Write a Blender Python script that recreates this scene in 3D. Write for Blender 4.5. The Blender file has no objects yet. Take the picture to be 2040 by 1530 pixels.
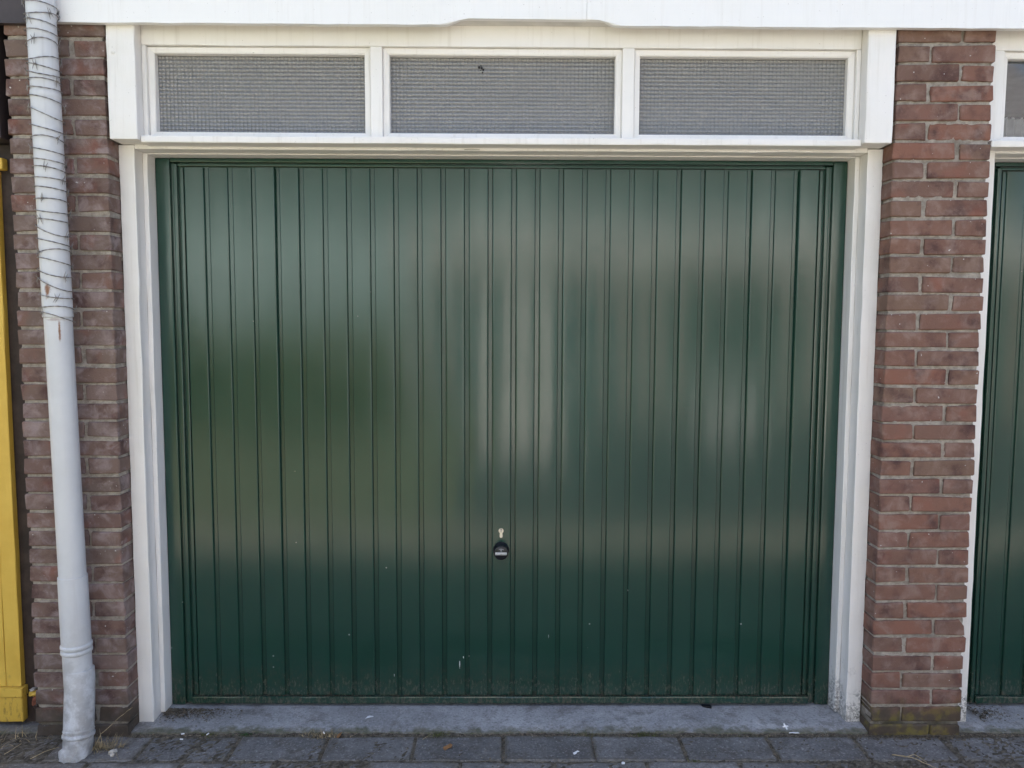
import bpy, bmesh, math, random
from mathutils import Vector, Matrix
random.seed(7)
PW, PD = .295, .151            # paver pitch along and across
S = bpy.context.scene
C = S.collection
rad = math.radians

# ------------------------------------------------------------------ camera, sky, sun, exposure
cam_d = bpy.data.cameras.new('camera'); cam = bpy.data.objects.new('camera', cam_d); C.objects.link(cam)
pitch, yaw, roll = 0.07923, 0.00793, 0.00371
F = Vector((math.sin(yaw)*math.cos(pitch), math.cos(yaw)*math.cos(pitch), -math.sin(pitch)))
Rv = Vector((math.cos(yaw), -math.sin(yaw), 0)); U = Rv.cross(F)
r_ = math.cos(roll)*Rv + math.sin(roll)*U; u_ = -math.sin(roll)*Rv + math.cos(roll)*U
M = Matrix((r_, u_, -F)).transposed().to_4x4(); M.translation = (0.0137, -2.688, 1.3744)
cam.matrix_world = M
cam_d.sensor_width = 36; cam_d.lens = 27.035; cam_d.clip_start = .02; cam_d.clip_end = 2000
S.camera = cam
SUN_EL, SUN_AZ = 57, -14            # the sun stands behind the garages, so the fronts lie in open shade
W = bpy.data.worlds.new('World'); S.world = W; W.use_nodes = True
nt = W.node_tree; bg = nt.nodes['Background']
sky = nt.nodes.new('ShaderNodeTexSky'); sky.sky_type = 'NISHITA'; sky.sun_disc = False
sky.sun_elevation = rad(SUN_EL); sky.sun_rotation = rad(SUN_AZ); sky.air_density = .85; sky.dust_density = 5.0; sky.ozone_density = .35
nt.links.new(sky.outputs[0], bg.inputs[0]); bg.inputs[1].default_value = 0.10
sd = bpy.data.lights.new('sun', 'SUN'); sun = bpy.data.objects.new('sun', sd); C.objects.link(sun)
sd.energy = 5.0; sd.angle = rad(.53); sd.color = (1, .93, .83)
az, el = rad(SUN_AZ), rad(SUN_EL)
tosun = Vector((math.sin(az)*math.cos(el), math.cos(az)*math.cos(el), math.sin(el)))
sun.rotation_euler = tosun.to_track_quat('Z', 'Y').to_euler(); sun.location = (0, 6, 12)
cy = S.cycles; cy.max_bounces = 8; cy.diffuse_bounces = 4; cy.glossy_bounces = 4; cy.transmission_bounces = 5
S.view_settings.view_transform = 'Standard'; S.view_settings.look = 'None'
S.view_settings.exposure = 2.4; S.view_settings.gamma = 1; S.view_settings.use_curve_mapping = False

# ------------------------------------------------------------------ material helper
class NT:
    def __init__(s, name):
        s.m = bpy.data.materials.new(name); s.m.use_nodes = True
        s.t = s.m.node_tree; s.b = s.t.nodes['Principled BSDF']
        s.pos = None
    def n(s, typ, **kw):
        nd = s.t.nodes.new('ShaderNode'+typ)
        for k, v in kw.items():
            if k.startswith('i_'):
                key = k[2:].replace('_', ' ')
                inp = nd.inputs[int(key)] if key.isdigit() else nd.inputs[key]
                s.set(inp, v)
            else: setattr(nd, k, v)
        return nd
    def set(s, inp, v):
        if isinstance(v, bpy.types.NodeSocket): s.t.links.new(v, inp)
        elif isinstance(v, (tuple, list)):
            if inp.type == 'RGBA' and len(v) == 3: v = (*v, 1)
            inp.default_value = v
        else: inp.default_value = v
    def P(s):                                   # world position
        if not s.pos: s.pos = s.n('NewGeometry').outputs['Position']
        return s.pos
    def obj(s): return s.n('TexCoord').outputs['Object']
    def rnd(s): return s.n('ObjectInfo').outputs['Random']
    def math(s, op, a, b=0.0, c=None, clamp=False):
        nd = s.n('Math', operation=op, use_clamp=clamp); s.set(nd.inputs[0], a); s.set(nd.inputs[1], b)
        if c is not None: s.set(nd.inputs[2], c)
        return nd.outputs[0]
    def vm(s, op, a, b):
        nd = s.n('VectorMath', operation=op); s.set(nd.inputs[0], a); s.set(nd.inputs[1], b); return nd.outputs[0]
    def xyz(s, v): return s.n('SeparateXYZ', i_0=v).outputs
    def noise(s, vec, scale, detail=4, rough=.55, dist=0):
        return s.n('TexNoise', i_Vector=vec, i_Scale=scale, i_Detail=detail, i_Roughness=rough, i_Distortion=dist).outputs['Fac']
    def vor(s, vec, scale, feat='F1'):
        return s.n('TexVoronoi', feature=feat, i_Vector=vec, i_Scale=scale).outputs['Distance']
    def ramp(s, v, a, b, lo=0.0, hi=1.0):
        return s.n('MapRange', interpolation_type='SMOOTHSTEP', i_Value=v, i_From_Min=a, i_From_Max=b, i_To_Min=lo, i_To_Max=hi).outputs[0]
    def mix(s, f, a, b, mode='MIX'):
        nd = s.n('Mix', data_type='RGBA', blend_type=mode); s.set(nd.inputs[0], f); s.set(nd.inputs[6], a); s.set(nd.inputs[7], b)
        return nd.outputs[2]
    def bump(s, h, strength=.5, dist=.002, nrm=None):
        nd = s.n('Bump', i_Height=h, i_Strength=strength, i_Distance=dist)
        if nrm is not None: s.set(nd.inputs['Normal'], nrm)
        return nd.outputs[0]
    def out(s, col=None, rough=None, nrm=None, **kw):
        if col is not None: s.set(s.b.inputs['Base Color'], col)
        if rough is not None: s.set(s.b.inputs['Roughness'], rough)
        if nrm is not None: s.set(s.b.inputs['Normal'], nrm)
        for k, v in kw.items(): s.set(s.b.inputs[k.replace('_', ' ')], v)
        return s.m

def seeded(t, k=37.0):                             # object coordinates shifted by the object's random number
    r = t.math('MULTIPLY', t.rnd(), k)
    cx = t.n('CombineXYZ'); t.set(cx.inputs[0], r); t.set(cx.inputs[1], t.math('MULTIPLY', r, 1.7)); t.set(cx.inputs[2], t.math('MULTIPLY', r, .61))
    return t.vm('ADD', t.obj(), cx.outputs[0])

def brick_mat(name, cols, pale, pale_amt, moss):
    t = NT(name); v = seeded(t); P = t.P()
    r = t.rnd()
    cr = t.n('ValToRGB', i_Fac=r); cr.color_ramp.interpolation = 'LINEAR'
    el = cr.color_ramp.elements
    el[0].color = (*cols[0], 1); el[1].color = (*cols[-1], 1)
    for i, c in enumerate(cols[1:-1]): e = el.new((i+1)/(len(cols)-1)); e.color = (*c, 1)
    c = cr.outputs[0]
    n1 = t.noise(v, 14, 5, .6)
    c = t.mix(t.ramp(n1, .45, .75), c, (.08, .042, .038))                     # dark scorched patches
    n2 = t.noise(v, 9, 3, .5)
    c = t.mix(t.ramp(n2, .55, .75, 0, .55), c, (.25, .1, .07))                # redder patches
    n3 = t.noise(P, 16, 6, .65, .4)
    c = t.mix(t.ramp(n3, .45, .7, 0, pale_amt), c, pale)                      # lime bloom
    spk = t.noise(v, 260, 2, .6)
    c = t.mix(t.ramp(spk, .66, .74, 0, .5), c, (.3, .24, .2))
    sp = t.noise(P, 95, 1, .4)
    c = t.mix(t.ramp(sp, .775, .79, 0, .9), c, (.62, .6, .57))                # splashes of white paint
    z = t.xyz(P)[2]
    mz = t.math('ADD', z, t.math('MULTIPLY', t.math('SUBTRACT', t.noise(P, 9, 5, .6), .5), .22))
    c = t.mix(t.ramp(mz, .13, .045, 0, .82), c, t.mix(t.ramp(t.noise(P, 26, 4), .42, .66), (.055, .048, .035), moss))
    h = t.math('ADD', t.math('MULTIPLY', t.noise(v, 60, 6, .65), 1.0), t.math('MULTIPLY', spk, .6))
    return t.out(c, .88, t.bump(h, .7, .0035), Specular_IOR_Level=.25)
M_BRICK_R = brick_mat('brick_red', [(.205, .110, .080), (.165, .098, .075), (.225, .108, .076), (.185, .116, .084), (.195, .102, .080)], (.30, .215, .18), .6, (.15, .13, .03))
M_BRICK_L = brick_mat('brick_brown', [(.175, .122, .098), (.185, .112, .088), (.155, .112, .092), (.20, .140, .118), (.15, .092, .076)], (.30, .235, .225), .9, (.075, .06, .042))

def mortar_mat():
    t = NT('mortar'); P = t.P()
    n = t.noise(P, 40, 6, .7)
    c = t.mix(t.ramp(n, .3, .7), (.29, .25, .205), (.54, .48, .41))
    c = t.mix(t.ramp(t.noise(P, 6, 3), .5, .75, 0, .6), c, (.12, .1, .08))
    z = t.xyz(P)[2]; mz = t.math('ADD', z, t.math('MULTIPLY', t.noise(P, 14, 4), .12))
    c = t.mix(t.ramp(mz, .13, .05, 0, .85), c, (.06, .052, .03))
    g = t.noise(P, 320, 3, .7)
    return t.out(c, .95, t.bump(t.math('ADD', n, t.math('MULTIPLY', g, .6)), 1, .006), Specular_IOR_Level=.15)
M_MORTAR = mortar_mat()

def paint_white(name, base=(.82, .79, .75), mould=False, worn=.35):
    t = NT(name); P = t.P()
    st = t.vm('MULTIPLY', P, (1, 1, 1))
    c = t.mix(t.ramp(t.noise(P, 5, 5, .6), .4, .75, 0, worn), base, tuple(x*.86 for x in base[:2])+(base[2]*.8,))
    d = t.noise(P, 170, 2, .5)
    c = t.mix(t.ramp(d, .73, .77, 0, .55), c, (.25, .22, .18))
    x, y, z = t.xyz(P)
    if mould:
        mz = t.math('ADD', z, t.math('MULTIPLY', t.math('SUBTRACT', t.noise(P, 16, 5, .7), .5), .5))
        f = t.math('MULTIPLY', t.ramp(mz, .16, -.02), t.ramp(t.noise(P, 110, 4, .65), .42, .56))
        f = t.math('MULTIPLY', f, t.ramp(x, .2, .9))
        c = t.mix(t.math('MULTIPLY', f, .75), c, (.03, .026, .02))
        c = t.mix(t.ramp(z, .06, -.01, 0, .25), c, (.3, .27, .22))
    st2 = t.noise(t.vm('MULTIPLY', P, (55, 55, 2.2)), 1, 5, .65)
    c = t.mix(t.ramp(st2, .52, .74, 0, worn*.8), c, (.52, .47, .40))
    h = t.math('ADD', t.noise(t.vm('MULTIPLY', P, (90, 90, 8)), 1, 3), t.math('MULTIPLY', t.noise(P, 14, 3), 1.4))
    return t.out(c, .42, t.bump(h, .35, .0016), Specular_IOR_Level=.4)
M_WHITE = paint_white('white_gloss_paint', mould=True)
M_FASCIA = paint_white('white_fascia_paint', (.84, .825, .80), worn=.14)

def door_mat(name, base):
    t = NT(name); P = t.P(); x, y, z = t.xyz(P)
    c = t.mix(t.ramp(t.noise(P, 2.2, 4), .35, .7, 0, .5), base, tuple(v*1.25 for v in base))
    dirt = t.math('MULTIPLY', t.ramp(t.math('ADD', z, t.math('MULTIPLY', t.noise(P, 20, 5, .7), .3)), .34, .12), t.ramp(t.noise(t.vm('MULTIPLY', P, (120, 120, 45)), 1, 5, .75), .42, .66))
    c = t.mix(t.math('MULTIPLY', dirt, .6), c, (.10, .06, .038))
    vo = t.n('TexVoronoi', i_Vector=P, i_Scale=22.0)
    rr = t.xyz(vo.outputs['Color'])[0]
    size = t.math('MULTIPLY', t.ramp(rr, .80, 1, 0, .075), t.ramp(z, 1.1, .1, .45, 1.0))
    spk = t.math('LESS_THAN', vo.outputs['Distance'], size)
    c = t.mix(t.math('MULTIPLY', spk, .6), c, (.42, .45, .41))
    low = t.noise(t.vm('MULTIPLY', seeded(t, 9), (5.5, 1, .8)), 1, 2, .45)
    peel = t.noise(P, 420, 2, .5)
    n = t.bump(low, .8, .004); n = t.bump(peel, .25, .0006, n)
    rgh = t.math('ADD', t.ramp(t.noise(P, 7, 4), .3, .7, .08, .14), t.math('MULTIPLY', dirt, .4))
    return t.out(c, rgh, n, Specular_IOR_Level=.62, Coat_Weight=0.0)
M_DOOR = door_mat('green_door_paint', (.0105, .043, .0295))

def simple(name, col, rough=.6, var=.25, scale=12, bump=.3, bs=60, dist=.0015, spec=.4, metal=0.0, seed=False):
    t = NT(name); P = seeded(t) if seed else t.P()
    c = t.mix(t.ramp(t.noise(P, scale, 5, .6), .3, .7), tuple(v*(1-var) for v in col), tuple(min(1, v*(1+var)) for v in col))
    return t.out(c, rough, t.bump(t.noise(P, bs, 5, .6), bump, dist), Specular_IOR_Level=spec, Metallic=metal)
M_BROWN = simple('dark_brown_paint', (.045, .034, .033), .45, .2)
M_BROWNW = simple('dark_brown_wood', (.04, .027, .022), .7, .35, 20, .6)
M_SOFFIT = simple('soffit_board', (.66, .63, .58), .7, .1)
M_CONC = None

def yellow_mat():
    t = NT('yellow_paint'); P = t.P(); z = t.xyz(P)[2]
    c = t.mix(t.ramp(t.noise(P, 6, 5, .6), .35, .7), (.62, .39, .055), (.70, .46, .075))
    f = t.math('MULTIPLY', t.ramp(t.math('ADD', z, t.math('MULTIPLY', t.noise(P, 25, 4), .2)), .34, .1), t.ramp(t.noise(t.vm('MULTIPLY', P, (60, 60, 22)), 1, 5, .7), .5, .68))
    c = t.mix(t.math('MULTIPLY', f, .75), c, (.16, .09, .03))
    h = t.noise(t.vm('MULTIPLY', P, (80, 80, 7)), 1, 4)
    return t.out(c, .5, t.bump(h, .5, .002))
M_YELLOW = yellow_mat()

def pipe_mat():
    t = NT('grey_plastic_pipe'); P = t.P(); z = t.xyz(P)[2]
    c = t.mix(t.ramp(t.noise(P, 7, 5, .6), .35, .75, 0, .5), (.60, .605, .61), (.50, .50, .505))
    streak = t.noise(t.vm('MULTIPLY', P, (60, 60, 3)), 1, 4, .6)
    c = t.mix(t.ramp(streak, .55, .8, 0, .25), c, (.36, .35, .34))
    low = t.math('MULTIPLY', t.ramp(z, .5, .0), t.ramp(t.noise(P, 18, 6, .7), .38, .62))
    c = t.mix(t.math('MULTIPLY', low, .7), c, (.22, .2, .18))
    def rust(cx, cy, cz, sx, sz):
        d = t.vm('MULTIPLY', t.vm('SUBTRACT', P, (cx, cy, cz)), (1/sx, 1/.08, 1/sz))
        ln = t.n('VectorMath', operation='LENGTH', i_0=d).outputs['Value']
        ln = t.math('ADD', ln, t.math('MULTIPLY', t.math('SUBTRACT', t.noise(P, 90, 4, .7), .5), 1.3))
        return t.ramp(ln, 1.0, .25)
    f = t.math('MAXIMUM', rust(-1.399, -.292, 1.470, .012, .030), rust(-1.372, -.284, 1.345, .004, .045))
    f = t.math('MAXIMUM', f, t.math('MULTIPLY', rust(-1.385, -.29, 1.380, .03, .006), .45))
    c = t.mix(t.math('MULTIPLY', f, .95), c, (.20, .075, .02))
    return t.out(c, .38, t.bump(t.noise(P, 30, 4), .2, .001), Specular_IOR_Level=.45)
M_PIPE = pipe_mat()
M_WIRE = simple('rusty_wire', (.25, .23, .21), .6, .4, 60, .4, 300, .0005, .5, .6)

def concrete(name, a, b, dirtcol, sc=3.0, rough=.75, seed=False, edge=0.0):
    t = NT(name); P = t.P(); v = seeded(t) if seed else P
    c = t.mix(t.ramp(t.noise(v, sc, 6, .62, .3), .3, .7), a, b)
    if seed:
        k = t.ramp(t.rnd(), 0, 1, .86, 1.14)
        cc = t.n('CombineXYZ'); [t.set(cc.inputs[i], k) for i in range(3)]
        c = t.mix(1.0, c, cc.outputs[0], 'MULTIPLY')
    c = t.mix(t.ramp(t.noise(P, 13, 6, .7), .48, .70, 0, .8), c, dirtcol)
    c = t.mix(t.ramp(t.noise(P, 45, 5, .75), .5, .72, 0, .6), c, dirtcol)
    c = t.mix(t.ramp(t.noise(t.vm('ADD', P, (7.3, 1, 2)), 6, 6, .7), .55, .75, 0, .6), c, tuple(min(1, q*1.5) for q in b))
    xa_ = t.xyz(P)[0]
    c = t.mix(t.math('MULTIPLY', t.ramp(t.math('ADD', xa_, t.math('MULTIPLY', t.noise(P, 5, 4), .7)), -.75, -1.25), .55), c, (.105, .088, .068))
    sp = t.noise(P, 125, 4, .75)
    c = t.mix(t.ramp(sp, .54, .70, 0, .7 if seed else .45), c, tuple(min(1, q*(2.2 if seed else 1.7)) for q in b))
    c = t.mix(t.ramp(sp, .46, .32, 0, .85), c, tuple(q*.4 for q in a))
    if seed:
        ox, oy, oz = t.xyz(t.obj())
        ex = t.math('SUBTRACT', PW/2, t.math('ABSOLUTE', ox)); ey = t.math('SUBTRACT', PD/2, t.math('ABSOLUTE', oy))
        ee = t.math('ADD', t.math('MINIMUM', ex, ey), t.math('MULTIPLY', t.math('SUBTRACT', t.noise(P, 28, 5, .7), .5), .07))
        c = t.mix(t.ramp(ee, .022, -.004, 0, .9), c, t.mix(t.ramp(t.noise(P, 70, 3), .4, .65), (.075, .066, .05), (.15, .13, .10)))
    else:
        fy = t.math('ADD', t.xyz(P)[1], t.math('MULTIPLY', t.math('SUBTRACT', t.noise(P, 22, 5, .7), .5), .13))
        c = t.mix(t.ramp(fy, -.135, -.172, 0, .85), c, t.mix(t.ramp(t.noise(P, 60, 3), .4, .65), (.075, .078, .038), (.16, .145, .105)))
    vo = t.n('TexVoronoi', i_Vector=P, i_Scale=13.0)
    rr = t.xyz(vo.outputs['Color'])[0]
    dd = t.math('ADD', vo.outputs['Distance'], t.math('MULTIPLY', t.noise(P, 90, 3), .12))
    wsp = t.math('LESS_THAN', dd, t.ramp(rr, .9, 1, 0, .16))
    c = t.mix(t.math('MULTIPLY', wsp, .6), c, (.5, .5, .5))
    h = t.math('ADD', t.noise(P, 35, 6, .7), t.math('MULTIPLY', sp, .5))
    rg = t.ramp(t.noise(P, 5, 4), .35, .7, rough-.2, rough+.12)
    return t.out(c, rg, t.bump(h, .6, .004), Specular_IOR_Level=.5)
M_THRESH = concrete('threshold_concrete', (.24, .24, .245), (.38, .38, .385), (.14, .13, .12), 3.2, .55)
M_PAVER = concrete('paver_concrete', (.11, .108, .108), (.19, .187, .185), (.08, .07, .058), 5, .7, True)
M_SOIL = simple('sandy_soil', (.085, .07, .054), .95, .5, 40, 1, 180, .006, .1)

def yard_mat():
    t = NT('yard_paving'); P = t.P()
    br = t.n('TexBrick', i_Vector=P, i_Scale=1.0); br.inputs['Brick Width'].default_value = .30; br.inputs['Row Height'].default_value = .15
    br.inputs['Mortar Size'].default_value = .005
    br.inputs['Color1'].default_value = (.20, .18, .155, 1); br.inputs['Color2'].default_value = (.25, .225, .19, 1); br.inputs['Mortar'].default_value = (.1, .09, .07, 1)
    c = t.mix(t.ramp(t.noise(P, 2, 5), .3, .7, 0, .4), br.outputs['Color'], (.17, .155, .135))
    return t.out(c, .85, t.bump(t.noise(P, 60, 4), .5, .004))
M_YARD = yard_mat()

def glass_mat(name, pattern=True, col=(.30, .30, .295)):
    t = NT(name); P = t.P(); x, y, z = t.xyz(P)
    kw = {}
    if pattern:
        k = math.pi/.0125
        a = t.math('SINE', t.math('MULTIPLY', x, k)); b = t.math('SINE', t.math('MULTIPLY', z, k))
        h = t.math('ADD', t.math('ABSOLUTE', a), t.math('MULTIPLY', t.math('ABSOLUTE', b), 1.25))
        n = t.bump(h, 1.0, .0024); n = t.bump(t.noise(P, 4, 3), .5, .02, n)
    else: n = t.bump(t.noise(P, 3, 2), .3, .004)
    return t.out(col, .11 if pattern else .04, n, Transmission_Weight=.35 if pattern else .95, IOR=1.75 if pattern else 1.5, Specular_IOR_Level=1.0)
M_GLASS = glass_mat('pressed_pattern_glass')
M_CLEAR = glass_mat('clear_glass', False, (.8, .82, .83))
M_CURTAIN = simple('white_curtain', (.85, .85, .83), .9, .1, 30, .4, 40, .003, .1)
M_INNER = simple('garage_plaster', (.42, .41, .39), .9, .15)
M_BLACK = simple('black_plastic', (.008, .009, .012), .28, .3, 40, .1)
M_BRASS = simple('nickel_brass', (.72, .66, .52), .35, .08, 40, .1, 200, .0003, .5, .35)
M_DARK = simple('dark_slot', (.01, .01, .01), .6)
M_LABEL = simple('white_print', (.72, .72, .70), .5, .05)
M_MOSS = simple('moss', (.075, .085, .022), .95, .5, 60, .5)
M_GREEN = simple('weed_green', (.05, .11, .03), .8, .4, 60, .3)
M_STRAW = simple('dry_straw', (.36, .28, .16), .85, .35, 60, .3)
M_GRIT = simple('grit', (.15, .12, .085), .95, .75, 90, .4)
M_LEAF = simple('dry_leaf', (.23, .12, .05), .8, .3, 60, .3)
M_STONE = simple('pale_stone', (.45, .41, .35), .8, .25, 40, .5)
M_SMUDGE = simple('dark_smudge', (.02, .02, .02), .9)
M_WHITEBIT = simple('white_plastic', (.8, .8, .8), .5, .05)
M_RUSTBIT = simple('brick_rubble', (.2, .07, .04), .9, .4, 50)

# ------------------------------------------------------------------ mesh helpers
def link(name, me, mat, parent=None):
    o = bpy.data.objects.new(name, me); C.objects.link(o)
    if mat and not me.materials: me.materials.append(mat)
    if parent is not None: o.parent = parent
    return o
def bm_obj(name, bm, mat, parent=None, smooth=False):
    me = bpy.data.meshes.new(name); bmesh.ops.recalc_face_normals(bm, faces=bm.faces[:]); bm.to_mesh(me); bm.free()
    if smooth:
        for p in me.polygons: p.use_smooth = True
        me.set_sharp_from_angle(angle=rad(45))
    return link(name, me, mat, parent)
def thing(name, label, cat, group=None, loc=(0, 0, 0)):
    o = bpy.data.objects.new(name, None); C.objects.link(o); o.location = loc; o.empty_display_size = .1
    return tag(o, label, cat, group)
def tag(o, label=None, cat=None, group=None, kind=None):
    if label: o['label'] = label
    if cat: o['category'] = cat
    if group: o['group'] = group
    if kind: o['kind'] = kind
    return o
def box_bm(x0, x1, y0, y1, z0, z1, bev=.002, segs=1, cuts=0, wob=0.0, axis=None):
    bm = bmesh.new(); bmesh.ops.create_cube(bm, size=1)
    for v in bm.verts: v.co = Vector(((x0+x1)/2+v.co.x*(x1-x0), (y0+y1)/2+v.co.y*(y1-y0), (z0+z1)/2+v.co.z*(z1-z0)))
    if bev: bmesh.ops.bevel(bm, geom=bm.edges[:], offset=bev, segments=segs, affect='EDGES', profile=.6)
    if cuts:
        if axis is None: axis = max(range(3), key=lambda i: (x1-x0, y1-y0, z1-z0)[i])
        lo, hi = (x0, y0, z0)[axis], (x1, y1, z1)[axis]
        nv = Vector([1 if i == axis else 0 for i in range(3)])
        for k in range(1, cuts+1):
            co = Vector((0, 0, 0)); co[axis] = lo+(hi-lo)*k/(cuts+1)
            bmesh.ops.bisect_plane(bm, geom=bm.verts[:]+bm.edges[:]+bm.faces[:], plane_co=co, plane_no=nv)
        if wob:
            offs = {}
            for v in bm.verts:
                key = round(v.co[axis], 4)
                if key not in offs: offs[key] = [random.gauss(0, wob) for _ in range(3)]
                for i in range(3):
                    if i != axis: v.co[i] += offs[key][i]*.6 + random.gauss(0, wob*.5)
    return bm
def box(name, x0, x1, y0, y1, z0, z1, mat, parent=None, **kw):
    return bm_obj(name, box_bm(x0, x1, y0, y1, z0, z1, **kw), mat, parent)
def sweep_bm(bm, pts, radii, n=24, cap=True):
    rings = []
    pts = [Vector(p) for p in pts]
    ref = None
    for i, p in enumerate(pts):
        d = (pts[min(i+1, len(pts)-1)]-pts[max(i-1, 0)])
        d.normalize()
        if ref is None:
            a = Vector((1, 0, 0)) if abs(d.x) < .8 else Vector((0, 1, 0))
        else: a = ref
        s = (a-d*a.dot(d)).normalized(); t = d.cross(s); ref = s
        rings.append([bm.verts.new(p+radii[i]*(math.cos(2*math.pi*k/n)*s+math.sin(2*math.pi*k/n)*t)) for k in range(n)])
    for a, b in zip(rings, rings[1:]):
        for k in range(n): bm.faces.new((a[k], a[(k+1) % n], b[(k+1) % n], b[k]))
    if cap: bm.faces.new(rings[0][::-1]); bm.faces.new(rings[-1])
def sweep(name, pts, radii, mat, parent=None, n=24, cap=True):
    bm = bmesh.new(); sweep_bm(bm, pts, radii, n, cap); o = bm_obj(name, bm, mat, parent)
    for p in o.data.polygons: p.use_smooth = True
    o.data.set_sharp_from_angle(angle=rad(50))
    return o

# ------------------------------------------------------------------ ground
g = box('ground', -150, 150, -150, 150, -.60, -.052, M_SOIL, bev=0); tag(g, kind='structure')
y_ = box('yard', -60, 60, -2.45, -.643, -.2, -.022, M_YARD, bev=0); tag(y_, kind='structure')
def asphalt_mat():
    t = NT('asphalt'); P = t.P()
    c = t.mix(t.ramp(t.noise(P, 1.2, 5), .3, .7), (.036, .038, .042), (.055, .056, .058))
    return t.out(c, .9, t.bump(t.noise(P, 90, 4), .6, .004))
def lawn_mat():
    t = NT('lawn'); P = t.P()
    c = t.mix(t.ramp(t.noise(P, 3, 5), .3, .7), (.12, .125, .07), (.18, .175, .11))
    return t.out(c, .9, t.bump(t.noise(P, 120, 4), 1, .02))
tag(box('road', -.35, 60, -90, -2.455, -.2, -.03, asphalt_mat(), bev=0), kind='structure')
tag(box('lawn', -60, -.355, -90, -2.455, -.2, -.02, lawn_mat(), bev=0), kind='structure')
pav = bpy.data.objects.new('pavement', None); C.objects.link(pav); tag(pav, kind='structure')
def paver_mesh(i):
    bm = box_bm(-PW/2+.0022, PW/2-.0022, -PD/2+.0022, PD/2-.0022, -.05, 0, bev=.0060, cuts=7, axis=0)
    for v in bm.verts: v.co += Vector((random.gauss(0, .0010), random.gauss(0, .0016), random.gauss(0, .0008)))
    me = bpy.data.meshes.new('paver'); bmesh.ops.recalc_face_normals(bm, faces=bm.faces[:]); bm.to_mesh(me); bm.free(); me.materials.append(M_PAVER); return me
PM = [paver_mesh(i) for i in range(6)]
for row in range(3):
    for k in range(-9, 10):
        x = .010+PW*k+(PW/2 if row % 2 == 0 else 0)+(.012*row)
        o = link('paver', random.choice(PM), None, pav)
        o.location = (x+random.gauss(0, .001), -.187-PD*(row+.5), -.020+random.gauss(0, .0016)-.001*row)
        o.rotation_euler = (random.gauss(0, .003), random.gauss(0, .002), random.gauss(0, .004))
# soil strip showing in the joints
bm = bmesh.new(); gx, gy = 700, 60; grid = []
for j in range(gy+1):
    grid.append([bm.verts.new((-2.9+5.8*i/gx, -.642+.484*j/gy, -.0222+random.gauss(0, .0013))) for i in range(gx+1)])
for j in range(gy):
    for i in range(gx): bm.faces.new((grid[j][i], grid[j][i+1], grid[j+1][i+1], grid[j+1][i]))
jb = bm_obj('joint_soil', bm, simple('joint_soil', (.105, .092, .072), .95, .5, 60, 1, 160, .004, .1), pav)

# ------------------------------------------------------------------ thresholds
def threshold(x0, x1, label):
    bm = bmesh.new(); nx, ny = 60, 8
    g = {}
    for i in range(nx+1):
        for j in range(ny+1):
            x = x0+(x1-x0)*i/nx; y = -.168+.225*j/ny
            z = -.004-.009*(1-j/ny)+random.gauss(0, .0006)
            if j == 0: y += random.gauss(0, .0035); z -= .004
            g[i, j] = bm.verts.new((x, y, z))
    for i in range(nx):
        for j in range(ny): bm.faces.new((g[i, j], g[i+1, j], g[i+1, j+1], g[i, j+1]))
    ret = bmesh.ops.extrude_face_region(bm, geom=bm.faces[:])
    for v in [e for e in ret['geom'] if isinstance(e, bmesh.types.BMVert)]: v.co.z = -.06
    o = bm_obj('threshold', bm, M_THRESH, None, True)
    tag(o, kind='structure'); return o
threshold(-1.256, 1.256, '')
threshold(1.572, 4.0, '')
threshold(-4.0, -1.572, '')

# ------------------------------------------------------------------ brick pillars
CH, Z0 = .0606, .0203
def brick_mesh(L, D, H, seed):
    rnd = random.Random(seed)
    bm = bmesh.new(); bmesh.ops.create_cube(bm, size=1)
    for v in bm.verts:
        v.co = Vector((v.co.x*L, v.co.y*D, v.co.z*H))
        v.co += Vector((rnd.gauss(0, .0014), rnd.gauss(0, .0010), rnd.gauss(0, .0012)))
    bmesh.ops.bevel(bm, geom=bm.edges[:], offset=.0032, segments=1, affect='EDGES')
    for v in bm.verts: v.co += Vector((rnd.gauss(0, .0009), rnd.gauss(0, .0007), rnd.gauss(0, .0009)))
    me = bpy.data.meshes.new('brick'); bmesh.ops.recalc_face_normals(bm, faces=bm.faces[:]); bm.to_mesh(me); bm.free(); return me
def chipped_mesh(L, D, H):
    # header brick whose upper right front corner has broken away
    me = brick_mesh(L, D, H, 999)
    bm = bmesh.new(); bm.from_mesh(me)
    for co, no in ((Vector((L/2-.012, -D/2, H/2-.012)), Vector((.75, -.25, .62))), (Vector((L/2-.006, -D/2, .0)), Vector((.9, -.42, .1)))):
        r = bmesh.ops.bisect_plane(bm, geom=bm.verts[:]+bm.edges[:]+bm.faces[:], plane_co=co, plane_no=no.normalized(), clear_outer=True)
        ed = [e for e in bm.edges if e.is_boundary]
        if ed: bmesh.ops.contextual_create(bm, geom=ed)
    bm.to_mesh(me); bm.free(); return me
YB = -.18
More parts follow.
